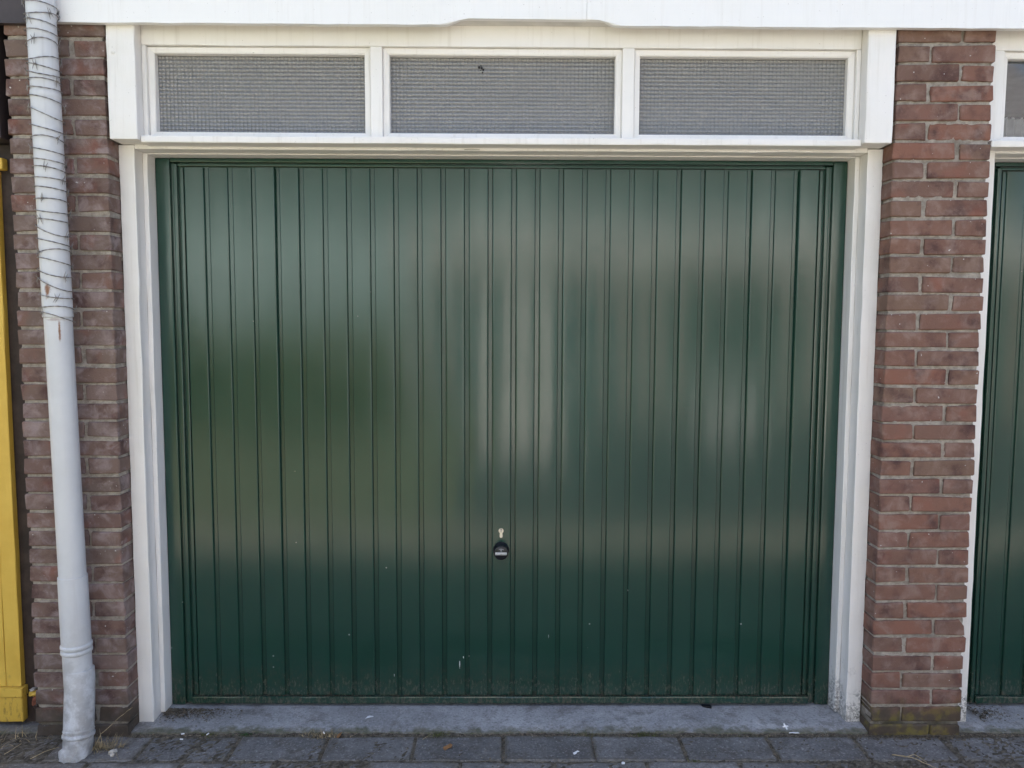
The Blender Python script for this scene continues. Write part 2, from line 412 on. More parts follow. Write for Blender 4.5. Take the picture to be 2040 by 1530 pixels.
def pillar(xa, xb, mat, label, stretch_left_on_even, chip_row=None):
    t = thing('brick_pillar', label, 'pillar', None, ((xa+xb)/2, YB+.1, 0))
    wid = xb-xa; J = .011
    HL = .100; SL = wid-HL-J
    st = [brick_mesh(SL, .102, CH-.0105, 10+i) for i in range(8)]
    hd = [brick_mesh(HL, .205, CH-.0105, 40+i) for i in range(8)]
    for m in st+hd: m.materials.append(mat)
    ch = None
    NC = 39
    for k in range(-1, NC):                 # k = 0 is the lowest full course
        zc = Z0+CH*(k+.5) if k >= 0 else Z0-CH*.5
        even = (k % 2 == 0)
        sl = even == stretch_left_on_even
        for side in (0, 1):
            is_st = (side == 0) == sl
            L, D = (SL, .102) if is_st else (HL, .205)
            x = (xa+L/2) if side == 0 else (xb-L/2)
            me = random.choice(st if is_st else hd)
            if chip_row == k and side == 1:
                me = chipped_mesh(L, D, CH-.0105); me.materials.clear(); me.materials.append(mat)
            o = link('brick', me, None, t)
            fl = 1
            o.location = (x-t.location.x+random.gauss(0, .0016), YB+D/2-t.location.y+max(-.002, min(.002, random.gauss(0, .0014))), zc+random.gauss(0, .0010))
            o.rotation_euler = (random.gauss(0, .005), random.gauss(0, .006), random.gauss(0, .0045))
    # mortar bed set back behind the brick faces
    bm = bmesh.new()
    x0, x1, y0, y1, z0, z1 = xa+.006, xb-.006, YB+.0066, YB+.20, -.04, Z0+CH*NC
    nz, nx = 300, 26
    rows = []
    for i in range(nz+1):
        z = z0+(z1-z0)*i/nz; row = [bm.verts.new((x0, y1, z))]
        row.append(bm.verts.new((x0+random.gauss(0, .0016), (y0+y1)/2-.03, z)))
        for j in range(nx+1):
            e = .0 if 0 < j < nx else .002
            row.append(bm.verts.new((x0+(x1-x0)*j/nx+(random.gauss(0, .0012)), y0+e+max(-.0035, random.gauss(0, .0017)), z)))
        row.append(bm.verts.new((x1+random.gauss(0, .0016), (y0+y1)/2-.03, z)))
        row.append(bm.verts.new((x1, y1, z))); rows.append(row)
    for a, b in zip(rows, rows[1:]):
        for j in range(len(a)-1): bm.faces.new((a[j], a[j+1], b[j+1], b[j]))
    for v in bm.verts: v.co -= t.location
    mo = bm_obj('mortar', bm, M_MORTAR, t, True)
    return t
pillar(-1.567, -1.256, M_BRICK_L, 'brown brick pillar with pale bloom behind the grey drainpipe', True)
pillar(1.256, 1.567, M_BRICK_R, 'red-brown brick pillar with mossy foot between the two green doors', False, chip_row=5)

# ------------------------------------------------------------------ the garage building behind (roof and walls that shade the fronts)
gb = thing('garage_building', 'flat-roofed garage row behind the doors, under the fascia boards', 'building', None, (0, 3, 0))
def gpart(name, x0, x1, y0, y1, z0, z1, m): return box(name, x0, x1, y0-3, y1-3, z0, z1, m, gb, bev=0)
gpart('roof', -8, 8, -.15, 6.2, 2.42, 2.66, M_INNER)
gpart('back_wall', -8, 8, 6.0, 6.2, -.05, 2.415, M_INNER)
for x in (-7.2, -4.24, -1.41, 1.41, 4.24, 7.2): gpart('party_wall', x-.1, x+.1, .03, 5.995, -.05, 2.415, M_INNER)
gpart('floor', -8, 8, .06, 5.995, -.045, -.012, M_INNER)

# ------------------------------------------------------------------ fascia boards
def fascia(name, x0, x1, z0, z1, mat, label, notch=(), cat='fascia board'):
    t = thing(name, label, cat, None, ((x0+x1)/2, -.2, z0))
    n = max(20, int((x1-x0)/.04))
    xs = [x0+(x1-x0)*i/n for i in range(n+1)]
    low = [(x, z0+random.gauss(0, .0006)) for x in xs]
    if notch:
        low = [q for q in low if q[0] < notch[0][0]-.004 or q[0] > notch[-1][0]+.004]+[(x, z0+h) for x, h in notch]
        low.sort(key=lambda q: q[0])
    bm = bmesh.new()
    ring = low+[(x1, z1), (x0, z1)]
    fr = [bm.verts.new((x, -.210, z)) for x, z in ring]
    bk = [bm.verts.new((x, -.190, z)) for x, z in ring]
    bm.faces.new(fr); bm.faces.new(bk[::-1])
    for i in range(len(ring)):
        j = (i+1) % len(ring); bm.faces.new((fr[i], bk[i], bk[j], fr[j]))
    ed = [e for e in bm.edges if abs(e.verts[0].co.y+.21) < 1e-5 and abs(e.verts[1].co.y+.21) < 1e-5 and max(e.verts[0].co.z, e.verts[1].co.z) < z1-.1]
    bmesh.ops.bevel(bm, geom=ed, offset=.003, segments=2, affect='EDGES')
    for v in bm.verts: v.co -= t.location
    bmesh.ops.triangulate(bm, faces=[f for f in bm.faces if len(f.verts) > 4])
    bm_obj('board', bm, mat, t)
    return t
fw = fascia('fascia_board', -1.475, .262, 2.300, 2.70, M_FASCIA, 'white painted fascia board with a notched lower edge above the middle door', notch=((-.195, 0), (-.172, .002), (-.150, .010), (-.132, .0175), (-.108, .0195), (.10, .0185), (.2620, .0170)))
fw2 = fascia('fascia_board', .2630, 7.0, 2.300, 2.70, M_FASCIA, 'white painted fascia board running on over the right brick pillar', notch=((.2630, .0175), (.30, .0175), (.318, .0160), (.336, .006), (.352, .001), (.37, 0)))
fb = fascia('fascia_board', -7.0, -1.478, 2.296, 2.70, M_BROWN, 'dark brown fascia board left of the drainpipe')
def shift(o, d):
    o.location = o.location+Vector(d)
so = box('soffit', -1.475-fw.location.x, 7-fw.location.x, .012, .19, .022, .04, M_SOFFIT, fw, bev=0)
so2 = box('soffit', -7-fb.location.x, -1.478-fb.location.x, .012, .19, .022, .04, M_BROWNW, fb, bev=0)

# ------------------------------------------------------------------ timber frame with transom lights
def window(t, x0, x1, z0, z1, yf, mat, gm, bead=.020):
    """fixed light between frame members: four glazing beads and one pane"""
    w = bpy.data.objects.new('transom_window', None); C.objects.link(w); w.parent = t
    def bevelled(name, quad_front, quad_back, depth=.02):
        pass
    yb = yf+.012; yg = yf+.040
    def bead_piece(ax0, ax1, az0, az1, side):
        # bead of trapezium section, sloping inwards to the glass
        bm = bmesh.new()
        b = bead
        if side == 'top': q = [(ax0, az1), (ax1, az1), (ax1-b, az1-b), (ax0+b, az1-b)]
        if side == 'bottom': q = [(ax0, az0), (ax1, az0), (ax1-b, az0+b), (ax0+b, az0+b)]
        if side == 'left': q = [(ax0, az0), (ax0, az1), (ax0+b, az1-b), (ax0+b, az0+b)]
        if side == 'right': q = [(ax1, az0), (ax1, az1), (ax1-b, az1-b), (ax1-b, az0+b)]
        f = [bm.verts.new((q[i][0], yb+(0.0 if i < 2 else .004), q[i][1])) for i in range(4)]
        k = [bm.verts.new((q[i][0], yg+.008, q[i][1])) for i in range(4)]
        bm.faces.new(f); bm.faces.new(k[::-1])
        for i in range(4): bm.faces.new((f[i], k[i], k[(i+1) % 4], f[(i+1) % 4]))
        bmesh.ops.bevel(bm, geom=[e for e in bm.edges if e.calc_length() > .1], offset=.0025, segments=2, affect='EDGES')
        for v in bm.verts: v.co += Vector((random.gauss(0, .0004), random.gauss(0, .0004), random.gauss(0, .0004)))
        bm_obj('glazing_bead', bm, mat, w)
    for sd_ in ('top', 'bottom', 'left', 'right'): bead_piece(x0, x1, z0, z1, sd_)
    bm = bmesh.new()
    e = bead-.006
    vs = [bm.verts.new(c) for c in ((x0+e, yg, z0+e), (x1-e, yg, z0+e), (x1-e, yg, z1-e), (x0+e, yg, z1-e))]
    f = bm.faces.new(vs); r = bmesh.ops.extrude_face_region(bm, geom=[f])
    for v in r['geom']:
        if isinstance(v, bmesh.types.BMVert): v.co.y += .005
    p = bm_obj('pane', bm, gm, w)
    return w
def garage_frame(cx, label, mw, mb, gm, jamb_mat=None, boards=True):
    t = thing('door_surround', label, 'surround', None, (cx, -.1, 0))
    def b(name, x0, x1, y0, y1, z0, z1, m=mw, **kw):
        kw.setdefault('bev', .0025); kw.setdefault('segs', 2)
        return box(name, x0, x1, y0+.1, y1+.1, z0, z1, m, t, **kw)
    jm = jamb_mat or mw
    YF = -.142
    for s in (-1, 1):
        X = lambda a, c: (min(s*a, s*c), max(s*a, s*c))
        b('jamb', *X(1.2045, 1.2555), -.110, .02, -.012, 1.950, jm, cuts=26, wob=.0007)
        b('jamb', *X(1.1880, 1.2040), -.056, .02, -.004, 1.936, jm, cuts=26, wob=.0005)
        if boards: b('side_board', *X(1.157, 1.246), -.186, -.10, 1.9515, 2.335, cuts=8, wob=.0006, bev=.004)
        b('stile', *(X(1.1425, 1.1565) if boards else X(1.2105, 1.2555)), YF, -.06, 1.969, 2.2565)
    E = 1.1565 if boards else 1.2555; G = 1.1420 if boards else 1.2100
    b('door_head', -1.2035, 1.2035, -.110, .02, 1.9375, 1.968, cuts=24, wob=.0006)
    b('door_head', -1.1875, 1.1875, -.056, .02, 1.9325, 1.9370)
    b('sill', -E, E, -.168, -.06, 1.9455, 1.9685, cuts=24, wob=.0005, bev=.005)
    b('head_rail', -E, E, YF, -.06, 2.257, 2.335, cuts=24, wob=.0007, bev=.003)
    for x in (-.4065, .4055): b('mullion', x-.0195, x+.0195, YF, -.06, 1.969, 2.2565, bev=.003)
    ws = []
    for x0, x1 in ((-G, -.4265), (-.3865, .3855), (.4255, G)):
        w = window(t, x0, x1, 1.9690, 2.2562, YF+.1, mw, gm); ws.append(w)
    return t, ws
fr, ws = garage_frame(0, 'white timber frame with three patterned transom windows around the middle green door', M_WHITE, None, M_GLASS)
# dark squashed smudge on the middle pane
bm = bmesh.new()
for cxx, czz, rr in ((-.006, .006, .006), (.002, .004, .005), (.008, -.001, .005), (.005, -.010, .0035), (-.001, -.003, .002), (.0, .011, .003)):
    vs = [bm.verts.new((-.071+cxx+rr*random.uniform(.5, 1.1)*math.cos(a*.7), -.0035, 2.199+czz+rr*random.uniform(.5, 1.1)*math.sin(a*.7))) for a in range(9)]
    bm.faces.new(vs)
r = bmesh.ops.extrude_face_region(bm, geom=bm.faces[:])
for v in r['geom']:
    if isinstance(v, bmesh.types.BMVert): v.co.y += .0008
box('paint_crack', -.125, -.075, -.0112, -.008, 1.9402, 1.9412, M_DARK, fr, bev=0)
sm = bm_obj('smudge', bm, M_SMUDGE, ws[1]); sm['label'] = 'small dark smudge on the glass'; sm.location.y = .0000
# paint-covered nail head on the left side board
bm = bmesh.new(); bmesh.ops.create_uvsphere(bm, u_segments=14, v_segments=8, radius=.0065)
for v in bm.verts: v.co.y *= .5; v.co += Vector((-1.224, -.0865, 2.218))
bm_obj('nail_head', bm, M_WHITE, fr, True)

# ------------------------------------------------------------------ up-and-over steel door
PITCH, PWD = .08128, .0623
def panel_mesh(w, z0, z1):
    bm = bmesh.new()
    prof = [(-w/2-.0032, .0105), (-w/2-.0028, .0075), (-w/2-.0012, .0012), (-w/2+.0010, .0001), (-w/2+.003, 0), (0, 0), (w/2-.003, 0), (w/2-.0010, .0001), (w/2+.0012, .0012), (w/2+.0028, .0075), (w/2+.0032, .0105)]
    n = 3
    rows = []
    for i in range(n+1):
        z = z0+(z1-z0)*i/n
        rows.append([bm.verts.new((x, y, z)) for x, y in prof])
    for a, b in zip(rows, rows[1:]):
        for j in range(len(prof)-1): bm.faces.new((a[j], a[j+1], b[j+1], b[j]))
    bm.faces.new(rows[0][::-1]); bm.faces.new(rows[-1])
    bm.normal_update(); fm = max(bm.faces, key=lambda f: f.calc_area() if len(f.verts) == 4 else 0)
    if fm.normal.y > 0: bmesh.ops.reverse_faces(bm, faces=bm.faces[:])
    me = bpy.data.meshes.new('panel'); bm.to_mesh(me); bm.free()
    me.materials.append(M_DOOR)
    for p in me.polygons: p.use_smooth = True
    me.set_sharp_from_angle(angle=rad(75))
    return me
PMESH = panel_mesh(PWD, .0315, 1.9005)
def steel_door(cx, label, npan=27):
    t = thing('garage_door', label, 'garage door', None, (cx, 0, 0))
    def b(name, x0, x1, y0, y1, z0, z1, m=M_DOOR, **kw):
        kw.setdefault('bev', .0025); kw.setdefault('segs', 2)
        return box(name, x0, x1, y0, y1, z0, z1, m, t, **kw)
    b('backing_sheet', -1.11, 1.11, .0098, .020, .02, 1.92, bev=0)
    for k in range(npan):
        o = link('panel', PMESH, None, t); o.location = ((k-13)*PITCH-.001, random.gauss(0, .0004), 0)
        o.rotation_euler = (random.gauss(0, .0014), 0, random.gauss(0, .006))
    for s in (-1, 1):
        X = lambda a, c: (min(s*a, s*c), max(s*a, s*c))
        b('frame_stile', *X(1.1375, 1.1876), -.003, .03, -.004, 1.9318, bev=.006)
        b('leaf_stile', *X(1.1125, 1.1270), -.005, .02, .003, 1.9135, bev=.004)
        b('leaf_stile', *X(1.0935, 1.1060), .001, .012, .0315, 1.9010, bev=.003)
        b('frame_gap', *X(1.1055, 1.138), .0085, .03, .0, 1.915, M_DOOR, bev=0)
    b('frame_head', -1.137, 1.137, -.004, .03, 1.9175, 1.9318, bev=.004)
    b('leaf_head', -1.112, 1.112, -.003, .012, 1.9040, 1.9135, bev=.003)
    b('leaf_foot', -1.112, 1.112, -.012, .012, .004, .0300, bev=.004, cuts=30, wob=.0005)
    return t
door = steel_door(0, 'dark green ribbed up-and-over garage door with black knob in the middle')
# euro cylinder and key slot
bm = bmesh.new(); pts = []
for a in range(-60, 241, 15): pts.append((.0087*math.cos(rad(a)), .0087*math.sin(rad(a))))
for a in range(180, 361, 20): pts.append((.0054*math.cos(rad(a)), -.0195+.0054*math.sin(rad(a))))
vs = [bm.verts.new((-.0018+x, -.0052, .6375+z)) for x, z in pts]; f = bm.faces.new(vs); r = bmesh.ops.extrude_face_region(bm, geom=[f])
for v in r['geom']:
    if isinstance(v, bmesh.types.BMVert): v.co.y = .004
cyl = bm_obj('lock_cylinder', bm, M_BRASS, door); cyl['label'] = 'pale brass profile lock cylinder above the knob'
ks = box('key_slot', -.0027, -.0009, -.0058, -.003, .6325, .6440, M_DARK, cyl, bev=0)
bm = bmesh.new()
sweep_bm(bm, [(-.0018, -.0057, .6425), (-.0018, -.003, .6425)], [.0022, .0022], 12); bm_obj('key_slot', bm, M_DARK, cyl)
# black turning knob
kx, kz = -.0015, .5685
hd_ = sweep('handle', [(kx, .004, kz), (kx, -.004, kz), (kx, -.006, kz), (kx, -.012, kz), (kx, -.030, kz), (kx, -.042, kz), (kx, -.0445, kz), (kx, -.0455, kz)],
            [.0285, .0285, .027, .0225, .0225, .0245, .0245, .0232], M_BLACK, door, 40); hd_['label'] = 'round black door knob with white name strip'
box('name_strip', kx-.0200, kx+.0200, -.0468, -.0440, kz-.0060, kz+.0028, M_LABEL, hd_, bev=.0005)
cu = bpy.data.curves.new('lettering', 'FONT'); cu.body = 'HÖRMANN'; cu.size = .0088; cu.align_x = 'CENTER'; cu.extrude = .0001; cu.space_character = 1.05; cu.offset = .0002
to = bpy.data.objects.new('tmp', cu); C.objects.link(to); bpy.context.view_layer.update()
me = bpy.data.meshes.new_from_object(to.evaluated_get(bpy.context.evaluated_depsgraph_get())); bpy.data.objects.remove(to)
me.transform(Matrix.Rotation(rad(90), 4, 'X')); me.materials.clear()
lt = link('lettering', me, M_DARK, hd_); lt.location = (kx, -.0470, kz-.0046); lt.scale = (.92, 1, .72)
# raised arrow-like pictogram over the strip
bm = bmesh.new()
sweep_bm(bm, [(kx-.008, -.0458, kz+.0135), (kx-.003, -.0460, kz+.0155), (kx+.004, -.0460, kz+.0150), (kx+.009, -.0458, kz+.012)], [.0008]*4, 6)
sweep_bm(bm, [(kx, -.0460, kz+.0155), (kx+.0005, -.0460, kz+.005)], [.001, .0007], 6)
sweep_bm(bm, [(kx, -.0460, kz+.011), (kx-.0035, -.0460, kz+.0075)], [.0007]*2, 6)
sweep_bm(bm, [(kx, -.0460, kz+.011), (kx+.0035, -.0460, kz+.0075)], [.0007]*2, 6)
bm_obj('pictogram', bm, simple('grey_print', (.3, .31, .33), .5), hd_)
# white paint drips on the door
bm = bmesh.new()
for (x, z, w_, h_) in ((-.150, .146, .0016, .012), (-.1365, .172, .0016, .0035), (-.1165, .1765, .001, .001), (-.150, .131, .0006, .0015), (.17, .25, .0006, .006), (-.386, .105, .0008, .005)):
    sweep_bm(bm, [(x, -.0008, z-h_), (x+.0002, -.0012, z), (x, -.0008, z+h_)], [w_*.4, w_, w_*.7], 6)
pdp = bm_obj('paint_drip', bm, M_LABEL, door); pdp['label'] = 'white paint drips low on the door'

# ------------------------------------------------------------------ right neighbour
NX = 2.832
fr2, ws2 = garage_frame(NX, 'white timber frame with clear transom windows at the right edge of the photo', M_WHITE, None, M_CLEAR, boards=False)
steel_door(NX, 'dark green ribbed garage door cut off at the right edge of the photo')
# curtain behind its first pane
cur = thing('curtain', 'white net half curtain behind the clear transom window at the right edge', 'curtain', None, (NX-.82, .0, 1.98))
bm = bmesh.new(); rows = []
for zz in (-.03, .02, .105):
    rows.append([bm.verts.new((-.36+.72*i/120, .02+.010*math.sin(i*1.3)+.004*math.sin(i*.37), zz+random.gauss(0, .001))) for i in range(121)])
for a, b_ in zip(rows, rows[1:]):
    for i in range(120): bm.faces.new((a[i], a[i+1], b_[i+1], b_[i]))
bmesh.ops.solidify(bm, geom=bm.faces[:], thickness=.001)
bm_obj('cloth', bm, M_CURTAIN, cur, True)
sweep('rod', [(-.36, .02, .107), (.36, .02, .107)], [.004, .004], M_DARK, cur, 10)

# ------------------------------------------------------------------ left neighbour: dark brown frame, yellow timber door
t = thing('door_surround', 'dark brown timber frame beside the yellow door at the left edge', 'surround', None, (-2.832, -.1, 0))
def lb(name, x0, x1, y0, y1, z0, z1, m=M_BROWNW, par=None, **kw):
    kw.setdefault('bev', .003); kw.setdefault('segs', 2)
    par = par or t
    return box(name, x0-par.location.x, x1-par.location.x, y0-par.location.y, y1-par.location.y, z0, z1, m, par, **kw)
lb('jamb', -1.668, -1.5695, -.108, .02, -.012, 1.950, cuts=20, wob=.0006)
lb('jamb', -4.1, -4.00, -.108, .02, -.012, 1.950)
lb('side_board', -1.680, -1.589, -.186, -.10, 1.9515, 2.335, M_BROWN)
lb('side_board', -4.08, -3.99, -.186, -.10, 1.9515, 2.335, M_BROWN)
lb('door_head', -3.999, -1.669, -.108, .02, 1.905, 1.968, M_BROWN)
lb('sill', -3.989, -1.681, -.168, -.06, 1.9455, 1.9685, M_BROWN)
lb('transom_panel', -3.989, -1.681, -.13, -.06, 1.969, 2.335, M_BROWN)
yd = thing('garage_door', 'yellow painted plank door cut off at the left edge of the photo', 'garage door', None, (-2.832, -.13, 0))
x1 = -1.6400
for k in range(20):
    lb('plank', x1-.118, x1-.0015, -.134, -.109, .128, 1.862, M_YELLOW, yd, cuts=14, wob=.0006) if k > 0 else lb('plank', x1-.052, x1-.0015, -.134, -.109, .128, 1.862, M_YELLOW, yd, cuts=14, wob=.0006)
    x1 -= .118 if k > 0 else .052
    if x1 < -3.9: break
lb('top_rail', -3.99, -1.6185, -.140, -.109, 1.864, 1.902, M_YELLOW, yd, bev=.005)
lb('weather_bar', -3.99, -1.632, -.148, -.109, .094, .126, M_YELLOW, yd, bev=.004, cuts=40, wob=.0012)
lb('foot_rail', -3.99, -1.637, -.140, -.109, .004, .092, M_YELLOW, yd, bev=.006, cuts=40, wob=.0014)
# rotten splinters at the foot of the brown jamb
for i, (x, z, sx, sz) in enumerate(((-1.607, .098, .018, .012), (-1.603, .070, .012, .02), (-1.596, .052, .016, .014), (-1.61, .112, .01, .006))):
    bm = bmesh.new(); bmesh.ops.create_icosphere(bm, subdivisions=2, radius=1)
    for v in bm.verts: v.co = Vector((v.co.x*sx, v.co.y*.012, v.co.z*sz))*(1+random.gauss(0, .16)); v.co += Vector((x+2.832, -.122+.1, z))
    bm_obj('splinter', bm, (M_YELLOW, M_RUSTBIT, M_BROWNW, M_STONE)[i], t)

# ------------------------------------------------------------------ drainpipe
PX0, PX1 = -1.406, -1.379           # axis at the top and low down
def ax(z): return PX1+(PX0-PX1)*(z-.25)/(2.3-.25)
YP = -.252
dp = thing('drainpipe', 'light grey plastic drainpipe in front of the left brick pillar', 'drainpipe', None, (PX1, YP, 0))
def pp(z, dy=0): return (ax(z)-PX1, dy, z)
def ptube(name, zr, parent=dp, n=40):
    return sweep(name, [pp(z) for z, _ in zr], [r for _, r in zr], M_PIPE, parent, n)
up = ptube('pipe', [(2.75, .0405), (2.40, .0405), (2.07, .0405)])
ptube('collar', [(2.078, .0405), (2.074, .0420), (2.066, .0426), (2.058, .0426), (2.054, .0418), (2.050, .0405)], up)
ptube('pipe', [(2.068, .0412), (1.9, .0416), (1.6, .0420), (1.412, .0424), (1.408, .0430), (1.388, .0432), (1.386, .0405)])
lo_ = ptube('pipe', [(1.40, .0398), (1.0, .0400), (.56, .0402), (.535, .0402)])
so_ = ptube('socket', [(.556, .0404), (.556, .0432), (.548, .0436), (.50, .0436), (.40, .0440), (.34, .0440), (.325, .0440)])
ptube('ring', [(.334, .0440), (.331, .0468), (.326, .0474), (.321, .0468), (.318, .0445)], so_)
ptube('ring', [(.317, .0445), (.314, .0466), (.309, .0472), (.304, .0466), (.301, .0440)], so_)
ptube('pipe', [(.31, .0425), (.28, .0428), (.225, .0430), (.19, .0428)])
el_pts = [(.004, 0, .245), (.006, -.002, .215), (.009, -.010, .175), (.012, -.022, .12), (.015, -.034, .065), (.0155, -.038, .045)]
el_ = sweep('elbow', el_pts, [.0448, .0450, .0450, .0450, .0450, .0450], M_PIPE, dp, 40)
sweep('ring', [(.0154, -.037, .052), (.0154, -.0375, .049), (.0155, -.038, .045), (.0155, -.0385, .041), (.0155, -.039, .038)], [.045, .0478, .0484, .0478, .0452], M_PIPE, el_, 40)
sweep('ring', [(.0150, -.035, .063), (.0151, -.0357, .060), (.0152, -.0362, .057)], [.0452, .0468, .0452], M_PIPE, el_, 40)
ft = sweep('foot', [(.0155, -.038, .044), (.015, -.042, .015), (.013, -.046, -.006), (.008, -.054, -.014), (.006, -.058, -.030)], [.0440, .0440, .0435, .0425, .0390], M_PIPE, dp, 36)
for v in ft.data.vertices:
    if v.co.z < .006: v.co += Vector((random.gauss(0, .0018), random.gauss(0, .0018), random.gauss(0, .002)))

# ------------------------------------------------------------------ barbed wire wound round the upper pipe
bw = thing('barbed_wire', 'rusty barbed wire wound round the upper half of the grey drainpipe', 'barbed wire', None, (PX1, YP, 1.37))
heights = [2.345, 2.318, 2.292, 2.262, 2.235, 2.192, 2.155, 2.140, 2.118, 2.095, 2.072, 2.030, 1.985, 1.945, 1.912, 1.880, 1.852, 1.828, 1.797, 1.768, 1.728, 1.700, 1.672, 1.640, 1.600, 1.576, 1.545, 1.507, 1.470, 1.440, 1.395, 1.376]
wp = []; STEP = 24
for i in range(len(heights)-1):
    tilt = random.gauss(0, .010); ph = random.uniform(0, 6.28)
    for k in range(STEP):
        a = 2*math.pi*k/STEP; z = heights[i]+(heights[i+1]-heights[i])*k/STEP+tilt*math.sin(a+ph)*math.sin(math.pi*k/STEP)
        wp.append((a+math.pi/2, z))
pts = []
for a, z in wp:
    R = .0418+(.0012 if z < 2.06 else 0)+.0030+abs(random.gauss(0, .0010))
    pts.append(Vector((ax(z)-PX1+R*math.cos(a), R*math.sin(a), z-1.37)))
# two twisted strands
bm = bmesh.new()
for ph in (0, math.pi):
    q = []
    for i, p in enumerate(pts):
        rr = Vector((p.x, p.y, 0)).normalized()
        q.append(p+rr*.0010*math.cos(i*1.9+ph)+Vector((0, 0, .0011*math.sin(i*1.9+ph))))
    sweep_bm(bm, q, [.0010]*len(q), 5)
bm_obj('wire', bm, M_WIRE, bw, True)
def barb_mesh(seed):
    rnd = random.Random(seed); bm = bmesh.new()
    hel = [(-.004+.008*i/14, .0026*math.cos(i*1.5), .0026*math.sin(i*1.5)) for i in range(15)]
    sweep_bm(bm, hel, [.0010]*15, 5)
    for sx in (-.003, .003):
        for sg in (-1, 1):
            d = Vector((rnd.uniform(-.6, .6)*.8, rnd.uniform(-.2, .5), sg*rnd.uniform(.6, 1))).normalized()
            L_ = rnd.uniform(.013, .020)
            sweep_bm(bm, [Vector((sx, .001, 0)), Vector((sx, .001, 0))+d*L_*.6, Vector((sx, .001, 0))+d*L_], [.0010, .0009, .0003], 5)
    me = bpy.data.meshes.new('barb'); bmesh.ops.recalc_face_normals(bm, faces=bm.faces[:]); bm.to_mesh(me); bm.free(); me.materials.append(M_WIRE); return me
BM_ = [barb_mesh(i) for i in range(6)]
i = 8
while i < len(pts)-2:
    p = pts[i]; tang = (pts[i+1]-pts[i-1]).normalized(); outw = Vector((p.x, p.y, 0)); outw.x -= (ax(p.z+1.37)-PX1); outw.normalize()
    upv = tang.cross(outw)
    o = link('barb', random.choice(BM_), None, bw)
    o.matrix_local = Matrix.Translation(p+outw*.001) @ Matrix((tang, outw, upv)).transposed().to_4x4()
    i += random.choice((13, 15, 16, 17, 19))

# ------------------------------------------------------------------ loose bits on the ground
def debris(name, n, fn, mat, smin, smax, flat=.6):
    bm = bmesh.new()
    for _ in range(n):
        c = Vector(fn()); s = random.uniform(smin, smax)
        q = [bm.verts.new(c+Vector((random.uniform(-1, 1)*s, random.uniform(-1, 1)*s, random.uniform(0, 1)*s*flat))) for _ in range(5)]
        for f in ((0, 1, 2), (0, 2, 3), (0, 3, 1), (4, 2, 1), (4, 3, 2), (4, 1, 3)):
            try: bm.faces.new([q[k] for k in f])
            except ValueError: pass
    o = bm_obj(name, bm, mat); tag(o, kind='stuff'); return o
def clump(x): return max(0, math.sin(x*4.1+1)+math.sin(x*9.7)+.6*math.sin(x*23))
def along_joint():
    while True:
        x = random.uniform(-1.3, 2.0)
        if random.random() < .25+.35*clump(x): break
    return (x, -.1775+random.gauss(0, .008), -.0225)
def row_joint():
    if random.random() < .45: return (.010+PW*random.randint(-6, 6)+random.gauss(0, .004), random.uniform(-.335, -.19), -.0235)
    return (random.uniform(-1.7, 2.0), -.338+random.gauss(0, .004), -.0235)
d0 = debris('paver_joint_grit', 4200, row_joint, M_GRIT, .001, .0032); tag(d0, 'brown grit in the joint between the two paver rows', 'grit')
d1 = debris('joint_grit', 8500, along_joint, M_GRIT, .0012, .0042); tag(d1, 'brown grit and dead moss filling the joint before the threshold', 'grit')
def corners():
    k = random.random()
    if k < .42: return (-1.19+abs(random.gauss(0, .10)), -.03-abs(random.gauss(0, .035)), -.005)
    if k < .62: return (-1.33+random.gauss(0, .06), -.24+random.gauss(0, .03), -.024)
    if k < .82: return (1.42+random.gauss(0, .12), -.197+random.gauss(0, .007), -.02)
    return (1.68+abs(random.gauss(0, .06)), -.06+random.gauss(0, .03), -.006)
d2 = debris('corner_grit', 2600, corners, simple('dark_litter', (.11, .088, .06), .95, .8, 110), .0015, .0055); tag(d2, 'brown plant litter gathered in the corners by the posts', 'litter')
d3 = debris('white_grit', 130, lambda: (random.uniform(-1.5, 1.9), random.uniform(-.5, -.02), -.0165 if random.random() < .7 else -.012), M_STONE, .0008, .0022); tag(d3, 'scattered pale grit on the paving', 'grit')
d4 = debris('ledge_dirt', 1500, lambda: (random.uniform(-1.09, 1.09), -.006+random.uniform(-.004, .006), .0300), simple('ledge_dirt', (.05, .035, .022), .95, .6, 90), .001, .0035, .9); tag(d4, 'dark dirt lying along the foot ledge of the middle door', 'dirt')

def blade(bm, base, d, L, w, bend):
    side = Vector((-d.y, d.x, 0)).normalized() if abs(d.z) < .99 else Vector((1, 0, 0))
    p0 = Vector(base); prev = None
    for i in range(5):
        s = i/4; p = p0+d*L*s+Vector((0, 0, -bend*s*s*L))
        ww = w*(1-s*.85)
        cur_ = (bm.verts.new(p-side*ww), bm.verts.new(p+side*ww))
        if prev: bm.faces.new((prev[0], prev[1], cur_[1], cur_[0]))
        prev = cur_
def tuft(name, x, y, n, L, mat, label, cat, spread=.02, lean=None):
    bm = bmesh.new()
    for _ in range(n):
        a = random.uniform(0, 6.28); e = random.uniform(.3, 1.3)
        d = Vector((math.cos(a)*math.cos(e), math.sin(a)*math.cos(e), math.sin(e)))
        blade(bm, (random.gauss(0, spread), random.gauss(0, spread*.35), 0), d, L*random.uniform(.5, 1.2), .0014 if L > .02 else .0013, random.uniform(0, .8))
    o = bm_obj(name, bm, mat); o.location = (x, y, -.024); return tag(o, label, cat, 'tufts in the threshold joint' if 'joint' in label else None, 'stuff')
tuft('moss_tuft', -.213, -.178, 150, .016, M_MOSS, 'yellow-green moss tuft in the joint, left of the middle', 'moss')
tuft('moss_tuft', .495, -.180, 260, .017, M_MOSS, 'largest moss tuft in the joint, right of the middle', 'moss', .028)
